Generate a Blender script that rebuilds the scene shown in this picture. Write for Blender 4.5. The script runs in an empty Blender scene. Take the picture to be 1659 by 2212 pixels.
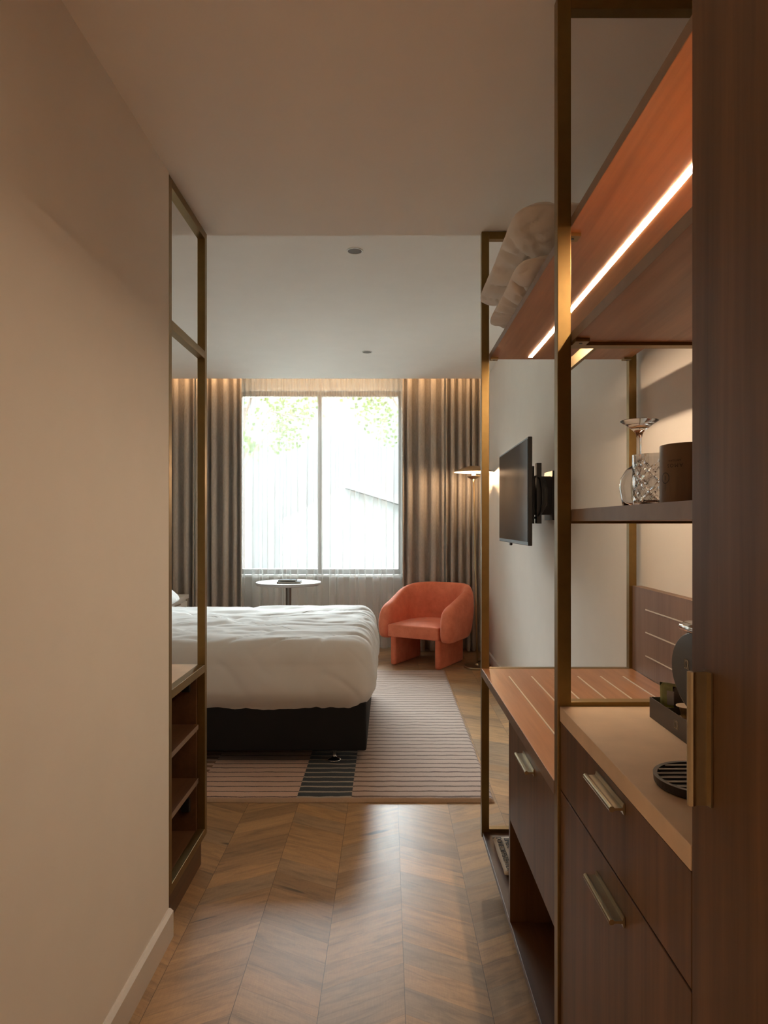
import bpy, bmesh, math, random
from mathutils import Vector, Matrix, noise

random.seed(7)
PI = math.pi
S = bpy.context.scene
COL = S.collection
F, VX, VY, H = 1475.0, 838.0, 1131.0, 1.28      # focal length in pixels, vanishing point, eye height

# ------------------------------------------------------------------ camera
cd = bpy.data.cameras.new('camera')
cam = bpy.data.objects.new('camera', cd); COL.objects.link(cam)
cd.sensor_fit = 'VERTICAL'; cd.sensor_height = 36.0
cd.lens = 36.0 * F / 2212.0
cd.shift_x = -(VX - 829.5) / 2212.0
cd.shift_y = (VY - 1106.0) / 2212.0
cd.clip_start = 0.02
cam.location = (0, 0, H); cam.rotation_euler = (PI / 2, 0, 0)
S.camera = cam

# ------------------------------------------------------------------ world, lights, exposure
S.view_settings.view_transform = 'Standard'
S.view_settings.look = 'None'
S.view_settings.gamma = 1.0
S.view_settings.use_curve_mapping = False
S.view_settings.exposure = 0.0
S.cycles.use_denoising = True
S.cycles.max_bounces = 12
S.cycles.diffuse_bounces = 8
S.cycles.transparent_max_bounces = 16
S.cycles.sample_clamp_indirect = 6.0
S.cycles.caustics_reflective = False
S.cycles.caustics_refractive = False

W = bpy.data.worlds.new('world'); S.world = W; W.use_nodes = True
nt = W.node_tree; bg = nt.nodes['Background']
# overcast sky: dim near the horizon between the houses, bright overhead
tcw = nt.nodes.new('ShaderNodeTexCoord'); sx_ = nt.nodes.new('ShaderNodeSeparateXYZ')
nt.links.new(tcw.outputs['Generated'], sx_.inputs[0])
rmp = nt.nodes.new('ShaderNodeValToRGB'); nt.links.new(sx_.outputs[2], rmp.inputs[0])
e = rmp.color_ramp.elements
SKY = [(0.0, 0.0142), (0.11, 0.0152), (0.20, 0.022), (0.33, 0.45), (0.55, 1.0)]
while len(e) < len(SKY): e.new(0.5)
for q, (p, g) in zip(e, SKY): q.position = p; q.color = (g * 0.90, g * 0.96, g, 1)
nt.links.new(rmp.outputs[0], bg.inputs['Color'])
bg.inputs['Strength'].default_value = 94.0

WARM = (1.0, 0.55, 0.24)
def area(name, loc, rot, sx, sy, power, color, spread=PI, portal=False):
    l = bpy.data.lights.new(name, 'AREA'); l.shape = 'RECTANGLE'; l.size = sx; l.size_y = sy
    l.energy = power; l.color = color; l.spread = spread
    if portal: l.cycles.is_portal = True
    o = bpy.data.objects.new(name, l); COL.objects.link(o)
    o.location = loc; o.rotation_euler = rot
    return o
area('window_portal', (-0.71, 7.22, 1.7), (-PI / 2, 0, 0), 1.72, 1.92, 1, (1, 1, 1), portal=True)
def spot(name, loc, power, angle, color, blend=0.8, radius=0.04):
    l = bpy.data.lights.new(name, 'SPOT'); l.energy = power; l.spot_size = angle; l.spot_blend = blend
    l.color = color; l.shadow_soft_size = radius
    o = bpy.data.objects.new(name, l); COL.objects.link(o); o.location = loc
    return o
# added fill spots, out of view, to brighten the corridor and its ceiling
spot('entry_fill_lamp', (-0.12, -0.55, 2.355), 230, math.radians(68), (1.0, 0.74, 0.52), 0.7)
spot('corridor_fill_lamp', (-0.15, 0.95, 2.355), 3, math.radians(165), (1.0, 0.68, 0.42), 1.0)
def point(name, loc, power, color, radius):
    l = bpy.data.lights.new(name, 'POINT'); l.energy = power; l.color = color; l.shadow_soft_size = radius
    o = bpy.data.objects.new(name, l); COL.objects.link(o); o.location = loc

# ------------------------------------------------------------------ node helpers
class NT:
    def __init__(s, name):
        s.m = bpy.data.materials.new(name); s.m.use_nodes = True
        s.t = s.m.node_tree; s.n = s.t.nodes; s.l = s.t.links
        s.b = s.n['Principled BSDF']
    def new(s, typ, **kw):
        n = s.n.new(typ)
        for k, v in kw.items(): setattr(n, k, v)
        return n
    def put(s, sock, v):
        if v is None: return
        if hasattr(v, 'is_linked') or hasattr(v, 'links'): s.l.new(v, sock)
        else: sock.default_value = v
    def math(s, op, a, b=None, c=None):
        n = s.new('ShaderNodeMath', operation=op)
        s.put(n.inputs[0], a); s.put(n.inputs[1], b); s.put(n.inputs[2], c)
        return n.outputs[0]
    def obj(s):
        n = s.new('ShaderNodeTexCoord'); return n.outputs['Object']
    def sep(s, v):
        n = s.new('ShaderNodeSeparateXYZ'); s.l.new(v, n.inputs[0]); return n.outputs
    def comb(s, x, y, z):
        n = s.new('ShaderNodeCombineXYZ')
        s.put(n.inputs[0], x); s.put(n.inputs[1], y); s.put(n.inputs[2], z)
        return n.outputs[0]
    def mapping(s, v, scale):
        n = s.new('ShaderNodeMapping'); s.l.new(v, n.inputs[0]); n.inputs['Scale'].default_value = scale
        return n.outputs[0]
    def noise(s, v, scale, detail=4, rough=0.5, dist=0.0):
        n = s.new('ShaderNodeTexNoise'); s.put(n.inputs['Vector'], v)
        n.inputs['Scale'].default_value = scale; n.inputs['Detail'].default_value = detail
        n.inputs['Roughness'].default_value = rough; n.inputs['Distortion'].default_value = dist
        return n.outputs['Fac']
    def ramp(s, f, stops, interp='LINEAR'):
        n = s.new('ShaderNodeValToRGB'); s.l.new(f, n.inputs[0]); n.color_ramp.interpolation = interp
        e = n.color_ramp.elements
        while len(e) < len(stops): e.new(0.5)
        for q, (p, c) in zip(e, stops): q.position = p; q.color = (*c, 1)
        return n.outputs['Color']
    def mix(s, f, a, b, blend='MIX'):
        n = s.new('ShaderNodeMix', data_type='RGBA', blend_type=blend)
        s.put(n.inputs['Factor'], f)
        for k, v in ((6, a), (7, b)):
            if isinstance(v, tuple): v = (*v, 1) if len(v) == 3 else v
            s.put(n.inputs[k], v)
        return n.outputs[2]
    def bump(s, h, strength=0.3, dist=0.002):
        n = s.new('ShaderNodeBump'); n.inputs['Strength'].default_value = strength
        n.inputs['Distance'].default_value = dist; s.l.new(h, n.inputs['Height'])
        s.l.new(n.outputs[0], s.b.inputs['Normal'])
    def base(s, v):
        if isinstance(v, tuple): v = (*v, 1)
        s.put(s.b.inputs['Base Color'], v)
    def set(s, **kw):
        for k, v in kw.items(): s.put(s.b.inputs[k.replace('_', ' ')], v)
        return s

def plain(name, col, rough=0.6, metal=0.0, var=0.06, nscale=6.0, bump=0.0, bscale=300, **kw):
    s = NT(name); v = s.obj()
    f = s.noise(v, nscale, 3)
    lo = tuple(max(0, c * (1 - var)) for c in col); hi = tuple(min(1, c * (1 + var)) for c in col)
    s.base(s.ramp(f, [(0.3, lo), (0.7, hi)]))
    s.set(Roughness=rough, Metallic=metal)
    for k, val in kw.items(): s.put(s.b.inputs[k.replace('_', ' ')], val)
    if bump: s.bump(s.noise(v, bscale, 2), bump, 0.001)
    return s.m

def wood(name, dark, light, axis='Z', rough=0.42, scale=1.0):
    """straight-grained veneer; grain runs along the axis"""
    s = NT(name); v = s.obj()
    k = {'Z': (1, 1, 0.05), 'Y': (1, 0.05, 1), 'X': (0.05, 1, 1)}[axis]
    m = s.mapping(v, tuple(c * scale for c in k))
    a = s.noise(m, 22, 5, 0.6, 0.4)
    b = s.noise(m, 90, 3, 0.6)
    c = s.noise(s.mapping(v, tuple(q * scale * 0.9 for q in k)), 6.5, 2, 0.5, 0.8)
    f = s.math('ADD', s.math('MULTIPLY', a, 0.5), s.math('MULTIPLY', b, 0.2))
    f = s.math('ADD', f, s.math('MULTIPLY', c, 0.3))
    s.base(s.ramp(f, [(0.36, dark), (0.5, tuple((p + q) / 2 for p, q in zip(dark, light))), (0.64, light)]))
    s.set(Roughness=rough)
    s.bump(b, 0.12, 0.0006)
    return s.m

def emit(name, col, strength):
    s = NT(name)
    s.base((0.8, 0.8, 0.8))
    s.b.inputs['Emission Color'].default_value = (*col, 1)
    s.b.inputs['Emission Strength'].default_value = strength
    return s.m

M = {}
M['wall'] = plain('painted_wall', (0.83, 0.79, 0.73), 0.75, var=0.015, bump=0.05, bscale=180)
M['ceil'] = plain('painted_ceiling', (0.89, 0.87, 0.835), 0.8, var=0.012)
M['skirting'] = plain('skirting_paint', (0.74, 0.70, 0.65), 0.4, var=0.01)
M['bronze'] = plain('brushed_bronze', (0.25, 0.165, 0.060), 0.40, 0.88, var=0.05, nscale=40)
M['handle'] = plain('champagne_metal', (0.40, 0.32, 0.20), 0.30, 0.95, var=0.04, nscale=60)
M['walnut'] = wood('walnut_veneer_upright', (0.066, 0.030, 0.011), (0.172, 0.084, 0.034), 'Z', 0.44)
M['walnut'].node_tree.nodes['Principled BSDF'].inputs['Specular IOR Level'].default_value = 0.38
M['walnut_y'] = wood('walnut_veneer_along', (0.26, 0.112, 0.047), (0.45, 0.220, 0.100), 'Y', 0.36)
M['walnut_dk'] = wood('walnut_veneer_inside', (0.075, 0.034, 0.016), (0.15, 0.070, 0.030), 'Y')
M['edge'] = plain('shelf_edge', (0.22, 0.15, 0.105), 0.45, var=0.1, nscale=30)
M['stone'] = plain('worktop_stone', (0.74, 0.56, 0.385), 0.55, var=0.10, nscale=9, bump=0.1, bscale=220)
M['black'] = plain('black_fabric', (0.006, 0.006, 0.007), 0.9, var=0.1)
M['blackp'] = plain('black_plastic', (0.012, 0.012, 0.013), 0.35, var=0.05)
M['dark_glossy'] = plain('glossy_charcoal', (0.05, 0.047, 0.045), 0.16, var=0.03)
M['screen'] = plain('tv_screen', (0.006, 0.006, 0.007), 0.10, var=0.02, Specular_IOR_Level=0.14)
M['chrome'] = plain('chrome', (0.75, 0.74, 0.72), 0.12, 1.0, var=0.02)
M['brass'] = plain('brushed_brass', (0.46, 0.34, 0.20), 0.32, 0.9, var=0.04, nscale=50)
M['darkmetal'] = plain('dark_bronze_metal', (0.14, 0.12, 0.10), 0.4, 0.7, var=0.05)
M['linen'] = plain('white_linen', (0.74, 0.735, 0.725), 0.85, var=0.02, bump=0.08, bscale=500)
M['pillowgrey'] = plain('pillow_cotton', (0.80, 0.77, 0.73), 0.85, var=0.03, bump=0.06, bscale=400)
M['mattress'] = plain('mattress_ticking', (0.70, 0.68, 0.65), 0.9)
M['laminate'] = plain('white_laminate', (0.78, 0.76, 0.72), 0.35, var=0.01)
M['strip'] = plain('metal_inlay', (0.80, 0.72, 0.60), 0.35, 0.6, var=0.02)
M['tin'] = plain('brown_satin_tin', (0.17, 0.105, 0.06), 0.38, 0.3, var=0.03)
M['ink'] = plain('dark_ink', (0.018, 0.012, 0.010), 0.5)
M['gold_ink'] = plain('pale_gold_ink', (0.42, 0.37, 0.27), 0.4, 0.3)
M['box'] = plain('charcoal_card', (0.055, 0.043, 0.036), 0.42, var=0.06)
M['green'] = plain('green_sachet', (0.30, 0.34, 0.15), 0.4, var=0.3, nscale=40)
M['lime'] = plain('lime_print', (0.36, 0.40, 0.06), 0.5)
M['palegrey'] = plain('grey_print', (0.38, 0.37, 0.38), 0.5)
M['cream'] = plain('cream_paper', (0.72, 0.60, 0.44), 0.6)
M['orange'] = plain('orange_paper', (0.50, 0.20, 0.07), 0.6)
M['foil'] = plain('gold_foil', (0.62, 0.44, 0.22), 0.35, 0.8)
M['calico'] = plain('calico_cloth', (0.74, 0.66, 0.55), 0.9, var=0.05, bump=0.3, bscale=600)
M['bookcov'] = plain('charcoal_book_cover', (0.022, 0.024, 0.027), 0.75, Specular_IOR_Level=0.2)
M['table_white'] = plain('round_table_laminate', (0.50, 0.50, 0.49), 0.5, var=0.02)
M['walnut_pale'] = wood('walnut_veneer_wall_panel', (0.155, 0.092, 0.062), (0.26, 0.165, 0.115), 'Z', 0.45)
M['paper'] = plain('page_paper', (0.7, 0.68, 0.62), 0.8)
M['led'] = emit('led_strip', (1.0, 0.73, 0.49), 185.0)
M['cove'] = emit('cove_strip', (1.0, 0.60, 0.30), 16.0)
M['bulb'] = emit('lamp_diffuser', (1.0, 0.66, 0.38), 45.0)
M['grille'] = plain('speaker_grille', (0.16, 0.14, 0.12), 0.7)
M['bark'] = plain('tree_bark', (0.05, 0.035, 0.025), 0.9, var=0.3)
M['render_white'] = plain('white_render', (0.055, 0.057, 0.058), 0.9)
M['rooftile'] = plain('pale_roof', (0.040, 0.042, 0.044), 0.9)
M['ground'] = plain('pale_ground', (0.55, 0.55, 0.5), 0.95)

def velvet():
    s = NT('coral_velvet'); v = s.obj()
    f = s.noise(v, 9, 5, 0.65)
    s.base(s.ramp(f, [(0.3, (0.62, 0.152, 0.072)), (0.7, (0.79, 0.235, 0.128))]))
    s.set(Roughness=0.85)
    s.b.inputs['Sheen Weight'].default_value = 0.35
    s.b.inputs['Sheen Roughness'].default_value = 0.4
    s.b.inputs['Sheen Tint'].default_value = (1.0, 0.62, 0.5, 1)
    s.bump(s.noise(v, 260, 3), 0.25, 0.001)
    return s.m
M['velvet'] = velvet()

def drape_mat():
    s = NT('taupe_drape_cloth'); v = s.obj()
    f = s.noise(s.mapping(v, (1, 1, 0.3)), 120, 3)
    s.base(s.ramp(f, [(0.3, (0.40, 0.355, 0.305)), (0.7, (0.50, 0.445, 0.385))]))
    s.set(Roughness=0.9)
    s.b.inputs['Sheen Weight'].default_value = 0.15
    s.bump(s.noise(v, 500, 2), 0.2, 0.0008)
    return s.m
M['drape'] = drape_mat()

def sheer_mat():
    s = NT('white_sheer_voile')
    tr = s.new('ShaderNodeBsdfTransparent'); tr.inputs[0].default_value = (1, 1, 1, 1)
    df = s.new('ShaderNodeBsdfDiffuse'); df.inputs[0].default_value = (0.80, 0.81, 0.80, 1)
    tl = s.new('ShaderNodeBsdfTranslucent'); tl.inputs[0].default_value = (0.80, 0.82, 0.82, 1)
    a = s.new('ShaderNodeMixShader'); a.inputs[0].default_value = 0.13
    s.l.new(df.outputs[0], a.inputs[1]); s.l.new(tl.outputs[0], a.inputs[2])
    # the weave closes up where a fold is seen edge on
    lw = s.new('ShaderNodeLayerWeight'); lw.inputs['Blend'].default_value = 0.35
    v = s.obj()
    fac = s.math('ADD', s.math('MULTIPLY', lw.outputs['Facing'], 0.45), 0.32)
    fac = s.math('ADD', fac, s.math('MULTIPLY', s.noise(v, 400, 2), 0.06))
    b = s.new('ShaderNodeMixShader')
    s.l.new(fac, b.inputs[0]); s.l.new(tr.outputs[0], b.inputs[1]); s.l.new(a.outputs[0], b.inputs[2])
    s.l.new(b.outputs[0], s.n['Material Output'].inputs[0])
    return s.m
M['sheer'] = sheer_mat()

def pane_mat():
    s = NT('window_glass')
    tr = s.new('ShaderNodeBsdfTransparent'); tr.inputs[0].default_value = (0.95, 0.98, 0.97, 1)
    gl = s.new('ShaderNodeBsdfGlossy'); gl.inputs['Roughness'].default_value = 0.02
    fr = s.new('ShaderNodeFresnel'); fr.inputs[0].default_value = 1.45
    b = s.new('ShaderNodeMixShader')
    s.l.new(fr.outputs[0], b.inputs[0]); s.l.new(tr.outputs[0], b.inputs[1]); s.l.new(gl.outputs[0], b.inputs[2])
    s.l.new(b.outputs[0], s.n['Material Output'].inputs[0])
    return s.m
M['pane'] = pane_mat()

def glass_mat():
    s = NT('clear_glass')
    s.base((1, 1, 1)); s.set(Roughness=0.02, IOR=1.48)
    s.b.inputs['Transmission Weight'].default_value = 1.0
    return s.m
M['glass'] = glass_mat()

def leaf_mat():
    s = NT('tree_leaf'); v = s.obj()
    f = s.noise(v, 5, 3)
    c = s.ramp(f, [(0.3, (0.018, 0.028, 0.008)), (0.7, (0.060, 0.078, 0.028))])
    df = s.new('ShaderNodeBsdfDiffuse'); tl = s.new('ShaderNodeBsdfTranslucent')
    s.l.new(c, df.inputs[0]); s.l.new(c, tl.inputs[0])
    b = s.new('ShaderNodeMixShader'); b.inputs[0].default_value = 0.5
    s.l.new(df.outputs[0], b.inputs[1]); s.l.new(tl.outputs[0], b.inputs[2])
    s.l.new(b.outputs[0], s.n['Material Output'].inputs[0])
    return s.m
M['leaf'] = leaf_mat()

def floor_mat():
    """chevron parquet: columns 0.2275 m wide running away from the door"""
    s = NT('oak_chevron_parquet'); v = s.obj(); o = s.sep(v)
    w, p, slope = 0.2275, 0.104, 0.52
    u = s.math('DIVIDE', s.math('ADD', o[0], 0.637), w)
    col = s.math('FLOOR', u); fx = s.math('SUBTRACT', u, col)
    par = s.math('FLOORED_MODULO', col, 2.0)
    inv = s.math('SUBTRACT', 1.0, fx)
    tri = s.math('ADD', s.math('MULTIPLY', s.math('SUBTRACT', 1.0, par), fx), s.math('MULTIPLY', par, inv))
    off = s.math('MULTIPLY', tri, slope * w)
    wv = s.math('DIVIDE', s.math('SUBTRACT', o[1], off), p)
    row = s.math('FLOOR', wv); fy = s.math('SUBTRACT', wv, row)
    wn = s.new('ShaderNodeTexWhiteNoise', noise_dimensions='3D')
    s.l.new(s.comb(col, row, 3.0), wn.inputs[0])
    rnd = wn.outputs['Value']
    wn2 = s.new('ShaderNodeTexWhiteNoise', noise_dimensions='3D')
    s.l.new(s.comb(row, col, 9.0), wn2.inputs[0])
    rnd2 = wn2.outputs['Value']
    # grain coordinates follow each board
    gx = s.math('ADD', o[0], s.math('MULTIPLY', rnd, 17.0))
    gv = s.comb(s.math('MULTIPLY', gx, 1.0), s.math('MULTIPLY', wv, 0.55), s.math('MULTIPLY', rnd2, 23.0))
    g1 = s.noise(gv, 5.5, 5, 0.62, 0.9)
    g2 = s.noise(s.comb(s.math('MULTIPLY', gx, 3.0), s.math('MULTIPLY', wv, 3.5), rnd), 12, 4, 0.6)
    fib = s.noise(s.mapping(v, (260, 30, 1)), 1.0, 3, 0.6)
    tone = s.ramp(rnd, [(0.0, (0.35, 0.220, 0.118)), (0.25, (0.45, 0.280, 0.145)), (0.5, (0.52, 0.318, 0.155)),
                        (0.75, (0.385, 0.270, 0.168)), (1.0, (0.62, 0.372, 0.175))])
    dk = s.ramp(g1, [(0.32, (0.66, 0.66, 0.68)), (0.5, (0.95, 0.94, 0.92)), (0.66, (1.10, 1.07, 1.02))])
    c = s.mix(1.0, tone, dk, 'MULTIPLY')
    c = s.mix(0.35, c, s.mix(1.0, c, s.ramp(g2, [(0.3, (0.7, 0.68, 0.66)), (0.7, (1.1, 1.1, 1.08))]), 'MULTIPLY'))
    c = s.mix(0.30, c, s.mix(1.0, c, s.ramp(fib, [(0.3, (0.72, 0.72, 0.72)), (0.7, (1.15, 1.15, 1.15))]), 'MULTIPLY'))
    kn = s.noise(gv, 3.1, 2, 0.4, 0.2)
    knf = s.ramp(kn, [(0.69, (0, 0, 0)), (0.76, (0.9, 0.9, 0.9))])
    c = s.mix(knf, c, (0.07, 0.048, 0.034))
    # seams
    def near0(f, wd):
        a = s.math('LESS_THAN', f, wd); b = s.math('GREATER_THAN', f, 1 - wd)
        return s.math('MAXIMUM', a, b)
    seam = s.math('MAXIMUM', near0(fx, 0.004), s.math('MULTIPLY', near0(fy, 0.007), 0.45))
    c = s.mix(s.math('MULTIPLY', seam, 0.75), c, (0.05, 0.028, 0.015))
    s.base(c)
    s.set(Roughness=s.math('ADD', 0.27, s.math('MULTIPLY', g2, 0.16)))
    s.bump(s.math('SUBTRACT', s.math('MULTIPLY', fib, 0.5), s.math('MULTIPLY', seam, 1.2)), 0.30, 0.0010)
    return s.m
M['floor'] = floor_mat()

def rug_mat():
    s = NT('striped_wool_rug'); v = s.obj(); o = s.sep(v)
    wob = s.noise(s.comb(s.math('MULTIPLY', o[0], 5.0), s.math('MULTIPLY', o[1], 3.0), 0.0), 1.6, 4, 0.65)
    fine = s.noise(v, 170, 3, 0.7)
    y = s.math('ADD', o[1], s.math('MULTIPLY', s.math('SUBTRACT', wob, 0.5), 0.022))
    y = s.math('ADD', y, s.math('MULTIPLY', s.math('SUBTRACT', fine, 0.5), 0.006))
    t = s.math('FRACT', s.math('DIVIDE', s.math('SUBTRACT', y, 3.150), 0.0622))
    t2 = s.math('FRACT', s.math('DIVIDE', s.math('SUBTRACT', y, 3.160), 0.0622))
    thin = s.math('LESS_THAN', t, 0.15)
    mid = s.math('LESS_THAN', t, 0.24)
    wide = s.math('LESS_THAN', t2, 0.74)
    half = s.math('LESS_THAN', t2, 0.5)
    soft = s.noise(s.mapping(v, (3, 9, 1)), 2.0, 3)
    pink = s.mix(soft, (0.60, 0.39, 0.29), (0.72, 0.50, 0.39))
    beige = s.mix(soft, (0.47, 0.34, 0.27), (0.60, 0.46, 0.38))
    dkl = (0.075, 0.045, 0.035)
    A = s.mix(thin, pink, dkl)
    B = s.mix(wide, (0.42, 0.36, 0.29), (0.014, 0.028, 0.040))
    C = s.mix(mid, beige, (0.15, 0.09, 0.07))
    D = s.mix(half, pink, (0.23, 0.105, 0.05))
    xj = s.math('ADD', o[0], s.math('MULTIPLY', s.math('SUBTRACT', fine, 0.5), 0.010))
    c = s.mix(s.math('GREATER_THAN', xj, -0.912), D, A)
    c = s.mix(s.math('GREATER_THAN', xj, -0.42), c, B)
    c = s.mix(s.math('GREATER_THAN', xj, -0.168), c, C)
    # plain border on the front edge
    c = s.mix(s.math('LESS_THAN', y, 3.146), c, (0.44, 0.30, 0.20))
    c = s.mix(0.35, c, s.mix(1.0, c, s.ramp(s.noise(v, 420, 2), [(0.3, (0.6, 0.6, 0.6)), (0.7, (1.25, 1.25, 1.25))]), 'MULTIPLY'))
    s.base(c); s.set(Roughness=0.95)
    s.b.inputs['Sheen Weight'].default_value = 0.2
    s.bump(s.math('ADD', fine, s.math('MULTIPLY', s.math('SUBTRACT', 1.0, thin), 0.6)), 0.6, 0.003)
    return s.m
M['rug'] = rug_mat()

# ------------------------------------------------------------------ mesh helpers
def box(bm, x0, x1, y0, y1, z0, z1):
    v = [bm.verts.new((x, y, z)) for x in (x0, x1) for y in (y0, y1) for z in (z0, z1)]
    for f in ((0, 1, 3, 2), (4, 6, 7, 5), (0, 4, 5, 1), (2, 3, 7, 6), (0, 2, 6, 4), (1, 5, 7, 3)):
        bm.faces.new([v[i] for i in f])
    return bm
def B(*a):
    bm = bmesh.new(); box(bm, *a); return bm
def lathe(bm, prof, n=32, c=(0, 0, 0), axis='Z', close=False):
    """prof: list of (r, h)"""
    rings = []
    for r, h in prof:
        ring = []
        if r < 1e-6:
            ring = [bm.verts.new((0, 0, h))] * n
        else:
            for i in range(n):
                a = 2 * PI * i / n
                ring.append(bm.verts.new((r * math.cos(a), r * math.sin(a), h)))
        rings.append(ring)
    for a, b in zip(rings, rings[1:] + ([rings[0]] if close else [])):
        for i in range(n):
            j = (i + 1) % n
            q = []
            for v in (a[i], a[j], b[j], b[i]):
                if v not in q: q.append(v)
            if len(q) > 2: bm.faces.new(q)
    vs = set(v for r in rings for v in r)
    for v in vs:
        x, y, z = v.co
        if axis == 'Y': v.co = (x, z, y)
        if axis == 'X': v.co = (z, x, y)
        v.co += Vector(c)
    return bm
def tube(bm, pts, r, n=10):
    pts = [Vector(p) for p in pts]; rings = []
    for i, p in enumerate(pts):
        d = (pts[min(i + 1, len(pts) - 1)] - pts[max(i - 1, 0)]).normalized()
        a = d.orthogonal().normalized() if i == 0 else (prev - d * prev.dot(d)).normalized()
        prev = a; b = d.cross(a)
        rings.append([bm.verts.new(p + (a * math.cos(2 * PI * k / n) + b * math.sin(2 * PI * k / n)) * r) for k in range(n)])
    for q, w in zip(rings, rings[1:]):
        for k in range(n): bm.faces.new((q[k], q[(k + 1) % n], w[(k + 1) % n], w[k]))
    bm.faces.new(rings[0][::-1]); bm.faces.new(rings[-1])
    return bm
def link(name, bm, mat, parent=None, smooth=False, bevel=0.0, seg=2, solid=0.0, sub=0):
    bmesh.ops.recalc_face_normals(bm, faces=bm.faces)
    me = bpy.data.meshes.new(name); bm.to_mesh(me); bm.free()
    me.materials.append(M[mat] if isinstance(mat, str) else mat)
    o = bpy.data.objects.new(name, me); COL.objects.link(o)
    if smooth:
        for p in me.polygons: p.use_smooth = True
    if bevel:
        b = o.modifiers.new('bevel', 'BEVEL'); b.width = bevel; b.segments = seg; b.limit_method = 'ANGLE'
        b.angle_limit = math.radians(40)
        if seg > 2:
            for p in me.polygons: p.use_smooth = True
    if solid:
        m = o.modifiers.new('thick', 'SOLIDIFY'); m.thickness = solid; m.offset = 0
    if sub:
        m = o.modifiers.new('sub', 'SUBSURF'); m.levels = sub; m.render_levels = sub
    if parent is not None:
        o.parent = parent
        # part meshes are written in world space: keep them where they are
        o.matrix_parent_inverse = Matrix.LocRotScale(parent.location, parent.rotation_euler, None).inverted() if parent.parent is None else Matrix.Identity(4)
    return o
def sub(name, bm, mat, parent, **k):
    """a sub-part: its parent mesh sits at identity in the thing's world space"""
    o = link(name, bm, mat, None, **k); o.parent = parent; return o
def thing(name, label, cat, loc=(0, 0, 0), rz=0, group=None):
    o = bpy.data.objects.new(name, None); COL.objects.link(o); o.empty_display_size = 0.05
    o.location = loc; o.rotation_euler = (0, 0, rz)
    o['label'] = label; o['category'] = cat
    if group: o['group'] = group
    return o
def tag(o, label, cat, group=None):
    o['label'] = label; o['category'] = cat
    if group: o['group'] = group
    return o
def struct(name, bm, mat, parent=None, **k):
    o = link(name, bm, mat, None, **k)
    if parent is None: o['kind'] = 'structure'
    else: o.parent = parent
    return o
def text_bm(body, size, depth=0.0004, spacing=1.0):
    cu = bpy.data.curves.new('t', 'FONT'); cu.body = body; cu.size = size; cu.extrude = depth
    cu.space_character = spacing; cu.align_x = 'CENTER'; cu.align_y = 'CENTER'
    o = bpy.data.objects.new('t', cu); COL.objects.link(o)
    bpy.context.view_layer.update()
    me = bpy.data.meshes.new_from_object(o.evaluated_get(bpy.context.evaluated_depsgraph_get()))
    bm = bmesh.new(); bm.from_mesh(me)
    bpy.data.objects.remove(o); bpy.data.curves.remove(cu); bpy.data.meshes.remove(me)
    return bm
def place(bm, origin, ex, ey):
    """lay a flat xy drawing on the plane spanned by ex, ey at origin"""
    ex, ey = Vector(ex).normalized(), Vector(ey).normalized(); ez = ex.cross(ey)
    for v in bm.verts:
        v.co = Vector(origin) + ex * v.co.x + ey * v.co.y + ez * v.co.z
    return bm
def ring_bm(r0, r1, n=40, a0=0.0, a1=2 * PI, depth=0.0004):
    bm = bmesh.new(); rs = []
    full = abs(a1 - a0 - 2 * PI) < 1e-4
    m = n if full else n + 1
    for i in range(m):
        a = a0 + (a1 - a0) * i / n
        c, s_ = math.cos(a), math.sin(a)
        rs.append([bm.verts.new((r * c, r * s_, z)) for r, z in ((r0, -depth), (r1, -depth), (r1, depth), (r0, depth))])
    for i in range(n if full else n):
        a, b = rs[i], rs[(i + 1) % m]
        for k in range(4): bm.faces.new((a[k], a[(k + 1) % 4], b[(k + 1) % 4], b[k]))
    return bm
def grid_bm(fn, nu, nv):
    bm = bmesh.new()
    V = [[bm.verts.new(fn(i / nu, j / nv)) for j in range(nv + 1)] for i in range(nu + 1)]
    for i in range(nu):
        for j in range(nv): bm.faces.new((V[i][j], V[i + 1][j], V[i + 1][j + 1], V[i][j + 1]))
    return bm

# ------------------------------------------------------------------ the room
XL, XR, XROOM = -0.68, 0.945, -2.30
ZC, ZR = 2.370, 2.682        # corridor ceiling, room ceiling
YS = 2.585                   # where the low ceiling ends
struct('floor', B(-2.5, 1.05, -1.3, 7.4, -0.05, 0.0), 'floor')
struct('wall_left', B(-1.16, XL, -1.2, 2.119, 0.0, 2.9), 'wall')
bm = bmesh.new(); box(bm, -2.5, -1.16, 2.0, YS, 0, 2.9)
struct('wall_bathroom', bm, 'wall')
struct('wall_headboard', B(-2.5, XROOM, YS, 7.1, 0, 2.9), 'wall')
struct('wall_right', B(XR, 1.05, -1.2, 7.1, 0, 2.9), 'wall')
struct('wall_entry', B(-1.16, 1.05, -1.3, -1.2, 0, 2.9), 'wall')
struct('ceiling', B(XROOM, XR, YS, 6.60, ZR, 2.9), 'ceil')
bm = B(-1.16, XR, -1.2, YS, ZC, 2.9)
struct('ceiling_corridor', bm, 'ceil')
struct('ceiling_curtain_recess', B(-2.5, 1.05, 6.60, 7.35, 2.9, 2.98), 'ceil')
WX0, WX1, WZ0, WZ1 = -1.56, 0.14, 0.755, 2.66
bm = bmesh.new()
box(bm, -2.5, WX0, 7.1, 7.35, 0, 2.9); box(bm, WX1, 1.05, 7.1, 7.35, 0, 2.9)
box(bm, WX0, WX1, 7.1, 7.35, 0, WZ0); box(bm, WX0, WX1, 7.1, 7.35, WZ1, 2.9)
struct('wall_window', bm, 'wall')
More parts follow.
